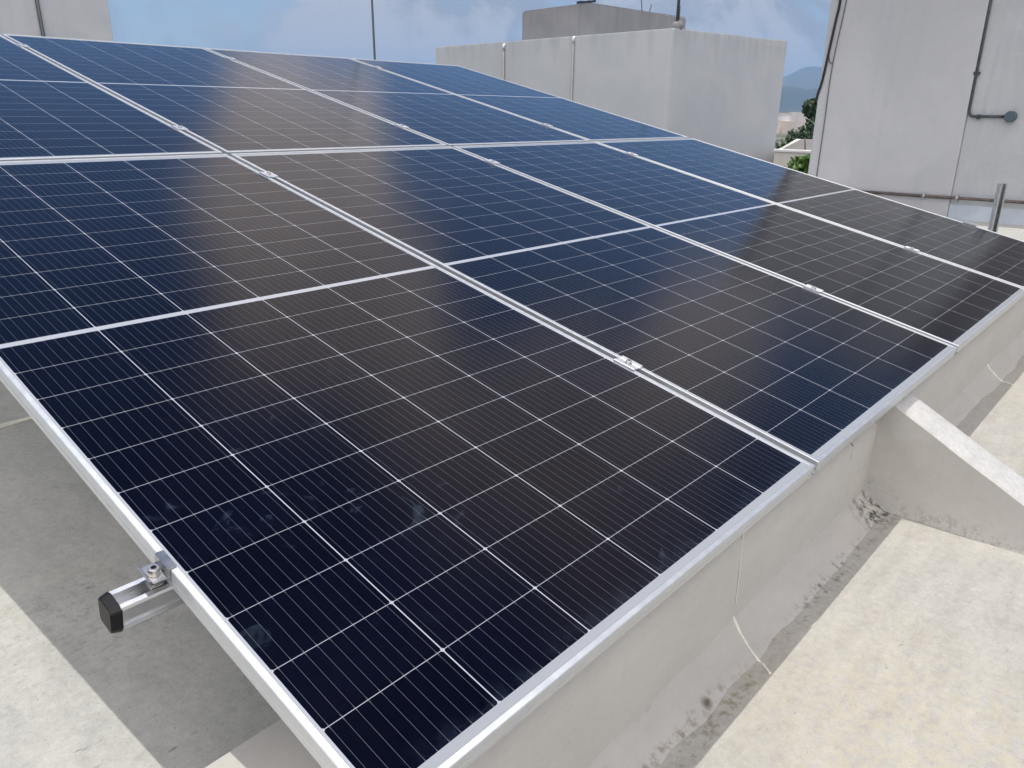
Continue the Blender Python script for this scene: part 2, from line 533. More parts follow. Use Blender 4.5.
# parapet wall with a rounded cement fillet at its foot ---------------------
par = empty('parapet_wall', (1.5, 0.186, ZL))
tag(par, 'low cream cement parapet running under the lower edge of the solar array', 'wall')
bm = bmesh.new()
prof = [(WY0 + 0.002, ZL - 0.02), (WY0, ZL + 0.07), (WY0 + 0.001, -0.20), (WY0, WZ - 0.012), (WY0 + 0.012, WZ), (WY1 - 0.012, WZ), (WY1, WZ - 0.012), (WY1, ZU - 0.02)]
NX = 340
rings = []
for i in range(NX + 1):
    x = -5 + 17 * i / NX
    rings.append([bm.verts.new((x - 1.5, y - 0.186 + 0.003 * mnoise.noise((x * 2.3, y * 4, z * 5)), z - ZL + 0.002 * mnoise.noise((x * 3.1, z, y)))) for y, z in prof])
for a, b2 in zip(rings, rings[1:]):
    for k in range(len(prof) - 1):
        bm.faces.new((a[k], a[k + 1], b2[k + 1], b2[k]))
obj('wall_body', bm, M_wall, par, smooth=True)


def fillet_pt(x, a):
    s1 = 1 + 0.22 * mnoise.noise((x * 1.9, 0.4, 7)) + 0.12 * mnoise.noise((x * 8, 2.4, 7))
    q = a / (math.pi / 2)
    fy = 0.3 * (1 - math.cos(a)) + 0.7 * q
    fz = 0.3 * (1 - math.sin(a)) + 0.7 * (1 - q)
    return (WY0 + 0.003 - 0.078 * s1 * fy, ZL - 0.004 + 0.055 * s1 * fz)


bm = bmesh.new()
rings = []
for i in range(NX + 1):
    x = -5 + 17 * i / NX
    s1 = 1 + 0.22 * mnoise.noise((x * 1.9, 0.4, 7)) + 0.12 * mnoise.noise((x * 8, 2.4, 7))
    pts = []
    for k in range(8):
        a = math.pi / 2 * k / 7
        y, z = fillet_pt(x, a)
        pts.append((x - 1.5, y - 0.186, z - ZL + 0.002 * mnoise.noise((x * 14, k, 1))))
    rings.append([bm.verts.new(p) for p in pts])
for a, b2 in zip(rings, rings[1:]):
    for k in range(7):
        bm.faces.new((a[k], a[k + 1], b2[k + 1], b2[k]))
obj('fillet', bm, M_fillet, par, smooth=True)

# sloping buttress --------------------------------------------------------
bt = empty('buttress', (1.79, WY0, ZL))
tag(bt, 'sloping cement buttress with whitewashed top leaning against the parapet', 'buttress')
BX0, BX1 = 1.752, 1.892
YF = -0.62
NB = 26


def btop(y):
    return -0.036 + (y - 0.04) * 0.53


side = bmesh.new()
topm = bmesh.new()
cols = []
for i in range(NB + 1):
    y = WY0 + 0.03 + (YF - WY0 - 0.03) * i / NB
    z = btop(y)
    nz = lambda k, q: 0.0045 * mnoise.noise((y * 9, k, q))
    flare = 0.018
    sec = [(BX0 - flare + nz(1, 0), ZL - 0.01), (BX0 - 0.004 + nz(2, 0), ZL + 0.03), (BX0 + nz(3, 1), min(z - 0.02, (z + ZL) / 2 + 0.02)),
           (BX0 + 0.001 + nz(4, 2), z - 0.006), (BX0 + 0.008, z), (BX0 + 0.03, z + 0.004 + nz(5, 3) * .6), (BX1 - 0.03, z + 0.004 + nz(6, 3) * .6),
           (BX1 - 0.008, z), (BX1, z - 0.008), (BX1 + 0.003 + nz(8, 4), (z + ZL) / 2), (BX1 + flare, ZL - 0.01)]
    cols.append([(x - 1.79, y - WY0, max(zz, ZL - 0.01) - ZL) for x, zz in sec])
for bmx, rng in ((side, (0, 1, 2)), (topm, (3, 4, 5, 6, 7)), (side, (8, 9))):
    vv = {}
    for i in range(NB + 1):
        for k in range(rng[0], rng[-1] + 2):
            vv[i, k] = bmx.verts.new(cols[i][k])
    for i in range(NB):
        for k in rng:
            bmx.faces.new((vv[i, k], vv[i, k + 1], vv[i + 1, k + 1], vv[i + 1, k]))
obj('buttress_body', side, M_butt, bt, smooth=True)
obj('whitewashed_top', topm, M_limewash, bt, smooth=True)



def strip(name, pts, wd, label, wide=None):
    """thin raised bead of sealant or sun line along points, lying on the surface"""
    bm = bmesh.new()
    dense = []
    for a, b2 in zip(pts, pts[1:]):
        a, b2 = Vector(a), Vector(b2)
        for k in range(8):
            dense.append(a.lerp(b2, k / 8))
    dense.append(Vector(pts[-1]))
    o0 = dense[0].copy()
    rr = [wd * (0.85 + 0.35 * mnoise.noise((p.x * 60, p.y * 60, p.z * 60))) for p in dense]
    rr[0] *= .4
    rr[-1] *= .4
    tube(bm, [p - o0 for p in dense], rr, 8)
    o = obj(name, bm, M_seal)
    o.location = o0
    return tag(o, label, 'sealant', 'sealant beads over the roof joints')


def bead_pts(xa, xb, yend):
    out = []
    for k in range(9):
        a = math.pi / 2 * k / 8
        x = xa + (xb - xa) * k / 14
        y, z = fillet_pt(x, a)
        out.append((x, y - 0.0002, z + 0.0002))
    x0, y0, z0 = out[-1]
    for k in range(1, 5):
        q = k / 4
        out.append((x0 + (xb - x0) * q, y0 + (yend - y0) * q, ZL + 0.0008))
    return out


strip('sealant_or_sun_line', bead_pts(0.946, 0.897, -0.050), 0.0036,
      'white sealant bead at the foot of the parapet, nearer one in front of the buttress')
strip('sealant_or_sun_line', bead_pts(3.26, 3.20, -0.055), 0.0048,
      'white sealant bead at the foot of the parapet, beyond the sloping buttress')
strip('sealant_or_sun_line', [(-0.1, 2.13, -0.25), (0.15, 2.135, -0.25), (0.32, 2.16, -0.25), (0.8, 2.19, -0.25)], 0.006,
      'thin pale line for sunlight through the row gap on the shaded left floor')  # pale bead drawn as the sunlight falling through the row gap
strip('sealant_or_sun_line', [(0.9415, 0.0572, -0.05), (0.942, 0.0572, -0.14), (0.9435, 0.0568, -0.20), (0.9455, 0.0568, -0.268)], 0.0013,
      'faint vertical sealant line running up the parapet face')

# ------------------------------------------------------------------ solar array
def P3(u, v, wv):
    return Vector((u, v * ct - wv * st_, v * st_ + wv * ct))


def frame_bm():
    bm = bmesh.new()
    prof = [(0.0, -0.0012), (0.0012, 0.0), (0.0090, 0.0), (0.0098, -0.001), (0.0098, -0.0030), (0.0018, -0.0030), (0.0018, -0.0280),
            (0.024, -0.0280), (0.024, -TH), (0.0, -TH), (0.0, -0.0195), (0.0012, -0.0190), (0.0012, -0.0180), (0.0, -0.0175)]
    rs = [[bm.verts.new(p) for p in ((d, d, z), (W - d, d, z), (W - d, L - d, z), (d, L - d, z))] for d, z in prof]
    n = len(rs)
    for i in range(n):
        a, b2 = rs[i], rs[(i + 1) % n]
        for k in range(4):
            bm.faces.new((a[k], a[(k + 1) % 4], b2[(k + 1) % 4], b2[k]))
    return bm


def glass_bm():
    bm = bmesh.new()
    vs = [bm.verts.new((x, y, z)) for z in (-0.0018, -0.0075) for x, y in ((.0085, .0085), (W - .0085, .0085), (W - .0085, L - .0085), (.0085, L - .0085))]
    bm.faces.new(vs[:4])
    f = bm.faces.new(vs[4:][::-1])
    f.material_index = 1
    for k in range(4):
        f = bm.faces.new((vs[k], vs[4 + k], vs[4 + (k + 1) % 4], vs[(k + 1) % 4]))
        f.material_index = 1
    return bm


PL = [['nearest solar panel, front row, its left edge over the bare rail end',
       'second solar panel from the camera in the front row, below the front mid buttress',
       'third solar panel of the front row, between the second and the farthest right one',
       'farthest right solar panel of the front row, ending by the upright strut'],
      ['back row solar panel at the left border, partly outside the picture',
       'back row solar panel directly behind the nearest front one, in front of the left white wall',
       'back row solar panel with the thin mast rising behind it',
       'back row solar panel at the far corner, nearest the block with drain pipes']]
PL[0][1] = 'front row solar panel beside the sloping buttress, second from the camera'
PL[1] = ['back row solar panel cut off by the left border, leftmost of its row',
         'back row solar panel in front of the left white wall, second of its row',
         'back row solar panel third of its row, showing a grey cloud reflection near its top',
         'back row solar panel at the far top corner, before the white block']
proto = empty('solar_panel', (0, 0, 0), (TILT, 0, 0))
obj('frame', frame_bm(), M_frame, proto)
obj('glass', glass_bm(), None, proto, mats=[M_cell, M_backsheet])
for r in range(2):
    for i in range(4):
        o = proto if r == 0 and i == 0 else copy_tree(proto)
        o.location = P3(i * (W + GAP), V0[r], 0.0)
        tag(o, PL[r][i], 'solar panel', 'solar panels of the roof array')

# mounting rails ------------------------------------------------------------
RV = [0.475, 2.075, 2.72, 4.40]
RLAB = ['aluminium mounting rail under the front panels with its black capped end sticking out at left',
        'aluminium mounting rail hidden under the upper half of the front row',
        'aluminium mounting rail hidden under the lower half of the back row',
        'aluminium mounting rail hidden under the top edge of the back row']
U0, U1 = -0.066, 4 * W + 3 * GAP + 0.05


def rail(v, lab):
    e = empty('mounting_rail', P3(U0, v, -TH - 0.0405), (TILT, 0, 0))
    tag(e, lab, 'mounting rail')
    bm = bmesh.new()
    h, hw = 0.040, 0.020
    pr = [(-hw, 0), (hw, 0), (hw, h - 0.004), (hw - 0.0015, h), (hw - 0.009, h), (hw - 0.009, h - 0.003), (hw - 0.003, h - 0.003), (hw - 0.003, 0.016),
          (-hw + 0.003, 0.016), (-hw + 0.003, h - 0.003), (-hw + 0.009, h - 0.003), (-hw + 0.009, h), (-hw + 0.0015, h), (-hw, h - 0.004),
          (-hw, 0.0165), (-hw + 0.006, 0.0150), (-hw + 0.006, 0.0035), (-hw, 0.002)]
    extrude_profile(bm, pr, lambda a, p, q: (a, p, q), 0.0, U1 - U0)
    obj('channel', bm, M_rail, e)
    for a, sgn in ((0.0, -1), (U1 - U0, 1)):
        bm = bmesh.new()
        pr2 = [(-0.0225, 0.039), (-0.0215, 0.006), (-0.0170, -0.0035), (0.0170, -0.0035), (0.0215, 0.006), (0.0225, 0.039), (0.012, 0.0430), (-0.012, 0.0430)]
        extrude_profile(bm, pr2, lambda aa, p, q: (aa, p * (0.86 if aa == a + sgn * 0.014 else 1), 0.018 + (q - 0.018) * (0.88 if aa == a + sgn * 0.014 else 1)),
                        a - sgn * 0.0005, a + sgn * 0.014)
        bmesh.ops.bevel(bm, geom=bm.edges[:], offset=0.0012, segments=2, affect='EDGES')
        obj('end_cap', bm, M_blackplastic, e)
    return e


for v, lab in zip(RV, RLAB):
    rail(v, lab)


def bolt_bm(r=0.0065, h=0.008):
    bm = bmesh.new()
    seg = 20
    prof = [(0.0092, 0.0), (0.0092, 0.0014), (r, 0.0015), (r, h - 0.0008), (r - 0.0008, h), (r * 0.52, h), (r * 0.52, h - 0.0045)]
    rg = [[bm.verts.new((q * math.cos(2 * math.pi * k / seg), q * math.sin(2 * math.pi * k / seg), z)) for k in range(seg)] for q, z in prof]
    for a, b2 in zip(rg, rg[1:]):
        for k in range(seg):
            bm.faces.new((a[k], a[(k + 1) % seg], b2[(k + 1) % seg], b2[k]))
    f = bm.faces.new(rg[-1])
    f.material_index = 1
    bm.faces.new(rg[0])
    return bm


# mid clamps in the gaps ----------------------------------------------------
mc = empty('mid_clamp', (0, 0, 0), (TILT, 0, 0))
bm = bmesh.new()
prm = [(-0.0205, 0.0002), (-0.0205, 0.0045), (-0.0185, 0.0052), (-0.0085, 0.0042), (-0.0075, 0.0030), (0.0075, 0.0030), (0.0085, 0.0042), (0.0185, 0.0052),
       (0.0205, 0.0045), (0.0205, 0.0002), (0.0092, 0.0002), (0.0092, -0.022), (0.0068, -0.022), (0.0068, 0.0002), (-0.0068, 0.0002), (-0.0068, -0.022), (-0.0092, -0.022), (-0.0092, 0.0002)]
extrude_profile(bm, prm, lambda a, p, q: (p, a, q), -0.030, 0.030)
obj('clamp_plate', bm, M_clamp, mc)
o = obj('bolt', bolt_bm(), None, mc, mats=[M_steel, M_dark])
o.location = (0, 0, 0.0032)
ROWN = ['near the lower edge of the front row', 'near the upper edge of the front row', 'near the lower edge of the back row', 'near the top edge of the back row']
GAPN = ['in the gap left of', 'in the gap between', 'in the gap right of']
first = True
GL = [['mid clamp with bolt joining the nearest two front panels, nearest the camera', 'mid clamp between the nearest two front panels, just below the back row',
       'mid clamp between the two leftmost back panels, just above the front row', 'mid clamp between the two leftmost back panels, by their top edge'],
      ['mid clamp between second and third front panels, near the lower edge', 'mid clamp between second and third front panels, just below the back row',
       'mid clamp between second and third back panels, just above the front row', 'mid clamp between second and third back panels, by their top edge'],
      ['mid clamp between third and last front panels, near the lower edge', 'mid clamp between third and last front panels, just below the back row',
       'mid clamp between third and last back panels, just above the front row', 'mid clamp between third and last back panels, at their top edge']]
for gi in range(3):
    for ri, v in enumerate(RV):
        o = mc if first else copy_tree(mc)
        first = False
        vv = [0.493, 2.075, 2.72, 4.38][ri]
        o.location = P3((gi + 1) * W + (gi + 0.5) * GAP, vv, 0.0)
        tag(o, GL[gi][ri], 'clamp', 'mid clamps between the solar panels')

# grey strips added in the gap ends to block stray sun streaks
for gi, lab in enumerate(('grey sun-blocking strip added in the open end of the gap nearest the camera', 'grey sun-blocking strip added in the end of the gap above the buttress',
                          'grey sun-blocking strip added in the end of the farthest gap')):
    bm = bmesh.new()
    box(bm, -0.0098, 0.0098, 0.0, 0.40, -0.002, 0.0, 0.0004)
    o = obj('sunblock_strip', bm, M_strip)
    o.location = P3((gi + 1) * W + (gi + 0.5) * GAP, -0.001, -0.020)
    o.rotation_euler = (TILT, 0, 0)
    tag(o, lab, 'metal strip', 'added strips that block sun in the front row gaps')

# end clamps ---------------------------------------------------------------
def end_clamp(u, v, sgn, lab):
    e = empty('end_clamp', P3(u, v, 0.0), (TILT, 0, 0 if sgn < 0 else 0))
    tag(e, lab, 'clamp', 'end clamps at the outer panel edges')
    bm = bmesh.new()
    pr = [(0.0085, 0.0003), (0.0085, 0.0030), (-0.0005, 0.0036), (-0.0035, 0.0020), (-0.0038, -0.0125), (-0.0230, -0.0125), (-0.0268, -0.0060), (-0.0290, -0.0075),
          (-0.0250, -0.0150), (-0.0010, -0.0150), (-0.0008, 0.0003)]
    extrude_profile(bm, pr, lambda a, p, q: (-sgn * p, a, q), -0.019, 0.019)
    obj('bracket', bm, M_endclamp if sgn < 0 else M_clamp, e)
    o = obj('bolt', bolt_bm(0.0072, 0.0105), None, e, mats=[M_steel, M_dark])
    o.location = (sgn * 0.0140, 0, -0.0124)
    bm = bmesh.new()
    box(bm, -0.009, 0.009, -0.009, 0.009, 0, 0.005, 0.0012)
    tube(bm, [(0, 0, 0.004), (0, 0, 0.018)], 0.004, 10)
    o = obj('channel_nut', bm, M_steel, e)
    o.location = (sgn * 0.0140, 0, -0.0335)
    return e


end_clamp(0.0, 0.475, -1, 'silver end clamp with socket bolt on the bare rail end at left')
ec = end_clamp(4 * W + 3 * GAP, 0.505, 1, 'bright end clamp on the far right edge of the array near the upright strut')

ec.scale = (1.5, 1.9, 2.6)
# ------------------------------------------------------------------ right building
RBX = 8.0
rb = empty('rooftop_room', (RBX, 1.7, ZU))
tag(rb, 'tall white plastered rooftop room at right with conduit and pipe on its wall', 'building')


def bxo(name, x0, x1, y0, y1, z0, z1, mat, par, bev=0.01, org=(0, 0, 0)):
    bm = bmesh.new()
    box(bm, x0 - org[0], x1 - org[0], y0 - org[1], y1 - org[1], z0 - org[2], z1 - org[2], bev)
    return obj(name, bm, mat, par)


org = (RBX, 1.7, ZU)
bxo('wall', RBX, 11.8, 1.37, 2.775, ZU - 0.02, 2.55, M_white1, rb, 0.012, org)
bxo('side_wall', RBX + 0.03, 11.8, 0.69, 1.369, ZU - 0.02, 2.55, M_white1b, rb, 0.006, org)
bxo('added_annex_wall', RBX + 0.62, 11.8, -4.5, 0.688, ZL - 0.02, 2.62, M_grey, rb, 0.01, org)  # unseen annex added to darken the reflection in the far panel
# rain-washed blue skirting band
bxo('skirting', RBX + 0.024, RBX + 0.031, 0.70, 1.366, ZU - 0.01, -0.11, simple('blue_grey_skirting', (0.50, 0.56, 0.62), 0.8, var=0.1, scale=5), rb, 0, org)

# horizontal pipe along that wall
hp = empty('wall_pipe', (RBX - 0.02, 1.4, -0.045))
tag(hp, 'rusty brown horizontal pipe clipped low along the right white wall', 'pipe')
bm = bmesh.new()
tube(bm, [(0, 1.25, -0.004), (0, -0.69, 0.004)], 0.0145, 10)
obj('tube', bm, M_rusty, hp)
for y in (1.60, 1.31, 0.93):
    bm = bmesh.new()
    tube(bm, [(0, y - 1.4 - 0.012, 0), (0, y - 1.4 + 0.012, 0)], 0.021, 12)
    box(bm, 0.0, 0.05, y - 1.4 - 0.010, y - 1.4 + 0.010, -0.034, 0.034, 0.002)
    obj('pipe_clip', bm, M_galv, hp)

# conduit with junction box
cd = empty('electrical_conduit', (RBX + 0.012, 1.36, 0.7))
tag(cd, 'dark grey electrical conduit bending to a round junction box on the right wall', 'conduit')
bm = bmesh.new()
pts = [(0, 0.0, 1.84), (0, 0.0, 0.5), (0, 0.0, 0.06)]
for k in range(1, 7):
    a = math.pi / 2 * k / 6
    pts.append((0, -0.045 * (1 - math.cos(a)), 0.06 - 0.07 * math.sin(a)))
pts += [(0, -0.16, -0.010), (0, -0.30, -0.010)]
tube(bm, pts, 0.0125, 10)
obj('tube', bm, M_steelgrey, cd)
bm = bmesh.new()
seg = 8
ring = lambda x, r: [bm.verts.new((x, -0.345 + r * math.cos(2 * math.pi * (k + .5) / seg), -0.010 + r * math.sin(2 * math.pi * (k + .5) / seg))) for k in range(seg)]
rr = [ring(0.017, 0.050), ring(-0.035, 0.050), ring(-0.042, 0.045)]
for a, b2 in zip(rr, rr[1:]):
    for k in range(seg):
        bm.faces.new((a[k], a[(k + 1) % seg], b2[(k + 1) % seg], b2[k]))
bm.faces.new(rr[-1])
obj('junction_box', bm, M_boxgrey, cd)
for y, z in ((0, 0.36), (0, 1.2)):
    bm = bmesh.new()
    box(bm, -0.018, 0.016, y - 0.030, y + 0.022, z - 0.012, z + 0.012, 0.002)
    obj('clip', bm, M_steelgrey, cd)
bm = bmesh.new()
box(bm, -0.018, 0.016, -0.10, -0.075, -0.035, 0.006, 0.002)
obj('clip', bm, M_steelgrey, cd)


def cable(name, pts, r, lab, grp=None):
    bm = bmesh.new()
    P = [Vector(p) for p in pts]
    dense = []
    for i in range(len(P) - 1):
        p0, p1, p2, p3 = P[max(i - 1, 0)], P[i], P[i + 1], P[min(i + 2, len(P) - 1)]
        for k in range(6):
            s = k / 6
            dense.append(0.5 * ((2 * p1) + (p2 - p0) * s + (2 * p0 - 5 * p1 + 4 * p2 - p3) * s * s + (3 * p1 - p0 - 3 * p2 + p3) * s ** 3))
    dense.append(P[-1])
    tube(bm, [p - P[0] for p in dense], r, 8)
    o = obj(name, bm, M_cable if r != 0.005 else M_thincable)
    o.location = P[0]
    return tag(o, lab, 'cable', grp)


CX = RBX - 0.012
cable('wall_cable', [(CX, 2.665, 2.35), (CX, 2.677, 1.758), (CX, 2.692, 1.598), (CX, 2.715, 1.353), (CX, 2.747, 1.027), (CX + .004, 2.779, 0.88), (CX + 0.06, 2.787, 0.835), (CX + 0.4, 2.789, 0.70)], 0.0125,
      'thick black cable running down the left corner of the right white wall', 'cables on the right white wall')
cable('wall_cable', [(CX + .003, 2.60, 2.35), (CX + .003, 2.619, 1.753), (CX + .003, 2.667, 1.166), (CX + .003, 2.668, 0.6), (CX + .003, 2.67, 0.143), (CX + .003, 2.675, -0.2)], 0.005,
      'thin dark cable hanging down the right white wall beside the thick one', 'cables on the right white wall')
cable('wall_cable', [(CX - .002, 2.718, 1.34), (CX - .002, 2.712, 1.24), (CX - .002, 2.69, 1.19), (CX, 2.664, 1.185)], 0.004,
      'short looping wire joining the thick and thin cables on the right wall', 'cables on the right white wall')

# upright slotted strut beyond the array edge
sp = bmesh.new()
h = 0.294 - ZU
hw, d, tk = 0.0205, 0.041, 0.0025
prs = [(-hw, 0), (hw, 0), (hw, d), (hw - 0.009, d), (hw - 0.009, d - tk), (hw - tk, d - tk), (hw - tk, tk), (-hw + tk, tk), (-hw + tk, d - tk), (-hw + 0.009, d - tk), (-hw + 0.009, d), (-hw, d)]
ang = R(38)
extrude_profile(sp, prs, lambda a, p, q: (p * math.sin(ang) + (q - d) * math.cos(ang) * -1, p * -math.cos(ang) + (q - d) * -math.sin(ang) * 1, a), 0, h)
o = obj('strut_post', sp, M_galv)
o.location = (5.30, 0.487, ZU)
tag(o, 'short upright galvanised strut post standing behind the far right edge of the array', 'post')

# ------------------------------------------------------------------ middle building
GZ = -7.0
mb = empty('white_block', (13.07, 7.585, GZ))
tag(mb, 'wide white flat topped block behind the array with two thin drain pipes', 'building')
org = (13.07, 7.585, GZ)
bm = bmesh.new()
c4 = [(13.07, 7.585, 2.185), (18.12, 7.585, 2.30), (18.12, 14.07, 2.22), (13.07, 14.07, 2.141)]
lo = [bm.verts.new((x - org[0], y - org[1], 0)) for x, y, z in c4]
hi = [bm.verts.new((x - org[0], y - org[1], z - GZ)) for x, y, z in c4]
inn = []
for (x, y, z), (sx, sy) in zip(c4, ((1, 1), (-1, 1), (-1, -1), (1, -1))):
    inn.append((x + sx * 0.16 - org[0], y + sy * 0.16 - org[1], z - GZ))
hin = [bm.verts.new(p) for p in inn]
lin = [bm.verts.new((p[0], p[1], 2.0 - GZ)) for p in inn]
for k in range(4):
    j = (k + 1) % 4
    bm.faces.new((lo[k], lo[j], hi[j], hi[k]))
    bm.faces.new((hi[k], hi[j], hin[j], hin[k]))
    bm.faces.new((hin[k], hin[j], lin[j], lin[k]))
bm.faces.new(lin)
bmesh.ops.bevel(bm, geom=[e for e in bm.edges if all(v.co.z > 9 for v in e.verts)] + [e for e in bm.edges if abs(e.verts[0].co.x - e.verts[1].co.x) < 1e-4 and abs(e.verts[0].co.y - e.verts[1].co.y) < 1e-4],
                offset=0.02, segments=2, affect='EDGES')
obj('wall', bm, M_white2, mb)
for (y, zt, lab) in ((11.82, 2.064, 'left one of two thin grey drain pipes on the white block'), (9.89, 2.115, 'right one of two thin grey drain pipes on the white block')):
    e = empty('drain_pipe', (13.07 - 0.035, y, GZ))
    tag(e, lab, 'pipe', 'drain pipes on the white block')
    bm = bmesh.new()
    tube(bm, [(0, 0, 0), (0, 0, zt - 0.06 - GZ)], 0.021, 10)
    obj('tube', bm, M_pvc, e)
    bm = bmesh.new()
    tube(bm, [(0, 0, zt - 0.06 - GZ), (0, 0, zt + 0.015 - GZ), (0.035, 0, zt + 0.03 - GZ)], 0.027, 10)
    obj('pipe_cap', bm, M_pvccap, e)

# grey block on that roof
gb = empty('grey_block', (14.0, 10.224, 2.0))
tag(gb, 'bare grey cement block standing on top of the white block', 'building')
bm = bmesh.new()
c4 = [(14.0, 10.224, 2.90), (18.0, 10.224, 2.965), (18.0, 12.13, 2.93), (14.0, 12.13, 2.868)]
lo = [bm.verts.new((x - 14.0, y - 10.224, -0.01)) for x, y, z in c4]
hi = [bm.verts.new((x - 14.0, y - 10.224, z - 2.0)) for x, y, z in c4]
for k in range(4):
    j = (k + 1) % 4
    bm.faces.new((lo[k], lo[j], hi[j], hi[k]))
bm.faces.new(hi)
bmesh.ops.bevel(bm, geom=[e for e in bm.edges if all(v.co.z > 0.5 for v in e.verts)], offset=0.03, segments=2, affect='EDGES')
obj('wall', bm, M_grey, gb)
# stub of roofing felt, rebar and post
bm = bmesh.new()
vs = [(14.02, 10.25, 2.905), (14.02, 10.60, 2.900), (14.25, 10.62, 2.93), (14.27, 10.27, 2.945)]
a = [bm.verts.new(Vector(v) - Vector((14.1, 10.4, 2.9))) for v in vs]
b2 = [bm.verts.new(Vector(v) - Vector((14.1, 10.4, 2.9)) + Vector((0, 0, .03 + .02 * (i % 2)))) for i, v in enumerate(vs)]
bm.faces.new(a)
bm.faces.new(b2)
for k in range(4):
    bm.faces.new((a[k], a[(k + 1) % 4], b2[(k + 1) % 4], b2[k]))
bmesh.ops.subdivide_edges(bm, edges=bm.edges[:], cuts=2, use_grid_fill=True)
for v in bm.verts:
    v.co.z += 0.02 * mnoise.noise(v.co * 9) if v.co.z > .02 else 0
o = obj('roofing_felt', bm, simple('roofing_felt', (0.03, 0.035, 0.045), 0.8))
o.location = (14.1, 10.4, 2.9)
tag(o, 'dark scrap of roofing felt on the near corner of the grey block', 'scrap')
for x, hh, lean, lab in ((16.05, 0.30, -0.05, 'rusty rebar starter bent left on top of the grey block'), (16.38, 0.17, 0.06, 'shorter rebar starter on top of the grey block')):
    bm = bmesh.new()
    tube(bm, [(0, 0, 0), (lean * .3, 0, hh * .4), (lean, 0, hh * .75), (lean * .8, 0, hh)], 0.011, 7)
    o = obj('rebar', bm, simple('rusty_steel', (0.10, 0.08, 0.075), 0.8))
    o.location = (x, 10.26, 2.925)
    tag(o, lab, 'rebar', 'rebar starters on the grey block')
mp = empty('roof_mast', (13.32, 7.68, 2.19))
tag(mp, 'black mast set in a cement lump on the corner of the white block', 'mast')
bm = bmesh.new()
tube(bm, [(0, 0, 0.0), (0.02, 0.0, 1.1)], 0.028, 10)
obj('tube', bm, M_mastdark, mp)
bm = bmesh.new()
tube(bm, [(0.07, 0, 0.12), (0.075, 0, 0.40)], 0.007, 6)
obj('wire', bm, M_mastdark, mp)
bm = bmesh.new()
bmesh.ops.create_icosphere(bm, subdivisions=3, radius=0.1)
for v in bm.verts:
    v.co = Vector((v.co.x * 1.1, v.co.y, max(v.co.z, -.25) * 1.0 + 0.02)) * (1 + .15 * mnoise.noise(v.co * 20))
o = obj('cement_lump', bm, M_grey, mp, smooth=True)
o.location = (0.03, 0.0, 0.03)

# ------------------------------------------------------------------ left building, mast
lb = empty('white_house', (4.0, 20.0, GZ))
tag(lb, 'plain white house wall rising behind the array at the left border', 'building')
org = (4.0, 20.0, GZ)
bxo('wall', -8.0, 8.07, 20.0, 28.0, GZ, 4.3, M_white3, lb, 0.02, org)
bm = bmesh.new()
tube(bm, [(6.52 - 4.0, -0.04, 0), (6.52 - 4.0, -0.04, 4.1 - GZ)], 0.04, 8)
obj('conduit', bm, M_steelgrey, lb)
bm = bmesh.new()
tube(bm, [(0, 0, 0), (0, 0, 12.2)], [0.03, 0.012], 8)
o = obj('antenna_mast', bm, M_mastdark)
o.location = (8.0, 10.0, GZ)
tag(o, 'thin dark antenna mast rising into the sky behind the back row of panels', 'mast')

# ------------------------------------------------------------------ neighbour, plants, town
nb = empty('neighbour_house', (18.5, 6.4, GZ))
tag(nb, 'low cream neighbouring house with flat roof seen between the two white buildings', 'building')
org = (18.5, 6.4, GZ)
def prism(name, fp, z0, z1, mat):
    bm = bmesh.new()
    a = [bm.verts.new((x - org[0], y - org[1], z0 - org[2])) for x, y in fp]
    b2 = [bm.verts.new((x - org[0], y - org[1], z1 - org[2])) for x, y in fp]
    bm.faces.new(a)
    bm.faces.new(b2)
    for k in range(len(fp)):
        j = (k + 1) % len(fp)
        bm.faces.new((a[k], a[j], b2[j], b2[k]))
    obj(name, bm, mat, nb)


prism('wall', [(16.0, 4.4), (25.0, 4.4), (25.0, 9.9), (18.3, 7.46), (16.0, 6.66)], GZ, -0.03, M_nb)
prism('roof', [(16.13, 4.5), (24.9, 4.5), (24.9, 9.7), (18.3, 7.38), (16.13, 6.59)], -0.06, -0.024, M_nbroof)
bxo('coping', 15.97, 16.12, 4.4, 6.67, -0.05, 0.004, M_pvccap, nb, 0.01, org)
for y in (5.9, 6.12):
    bm = bmesh.new()
    tube(bm, [(0, 0, 0), (0.02, 0.05, 0.28)], 0.012, 6)
    o = obj('rebar', bm, M_mastdark)
    o.location = (16.3, y, -0.03)
    tag(o, 'dark steel starter bar on the flat roof of the neighbouring house', 'rebar', 'starter bars on the neighbouring roof')


def leaf_mat(name, c1, c2, c3):
    mt, t, b = new_mat(name)
    pos = t.n('ShaderNodeNewGeometry').outputs['Position']
    nz = t.noise(pos, 11.0, 4, 0.6)
    wn = t.n('ShaderNodeNewGeometry').outputs['Random Per Island']
    col = t.mix(wn, c1, c2)
    col = t.mix(t.ramp(nz, 0.5, 0.7, 0, .7), col, c3)
    t.put(b.inputs['Base Color'], col)
    b.inputs['Roughness'].default_value = 0.55
    b.inputs['Transmission Weight'].default_value = 0.0
    return mt


M_bush = leaf_mat('bush_leaves', (0.045, 0.12, 0.015), (0.10, 0.21, 0.03), (0.13, 0.24, 0.04))
M_tree = leaf_mat('dark_tree_leaves', (0.02, 0.045, 0.02), (0.045, 0.085, 0.03), (0.06, 0.10, 0.04))
M_bark = simple('bark', (0.09, 0.065, 0.045), 0.9, var=0.3, scale=6)


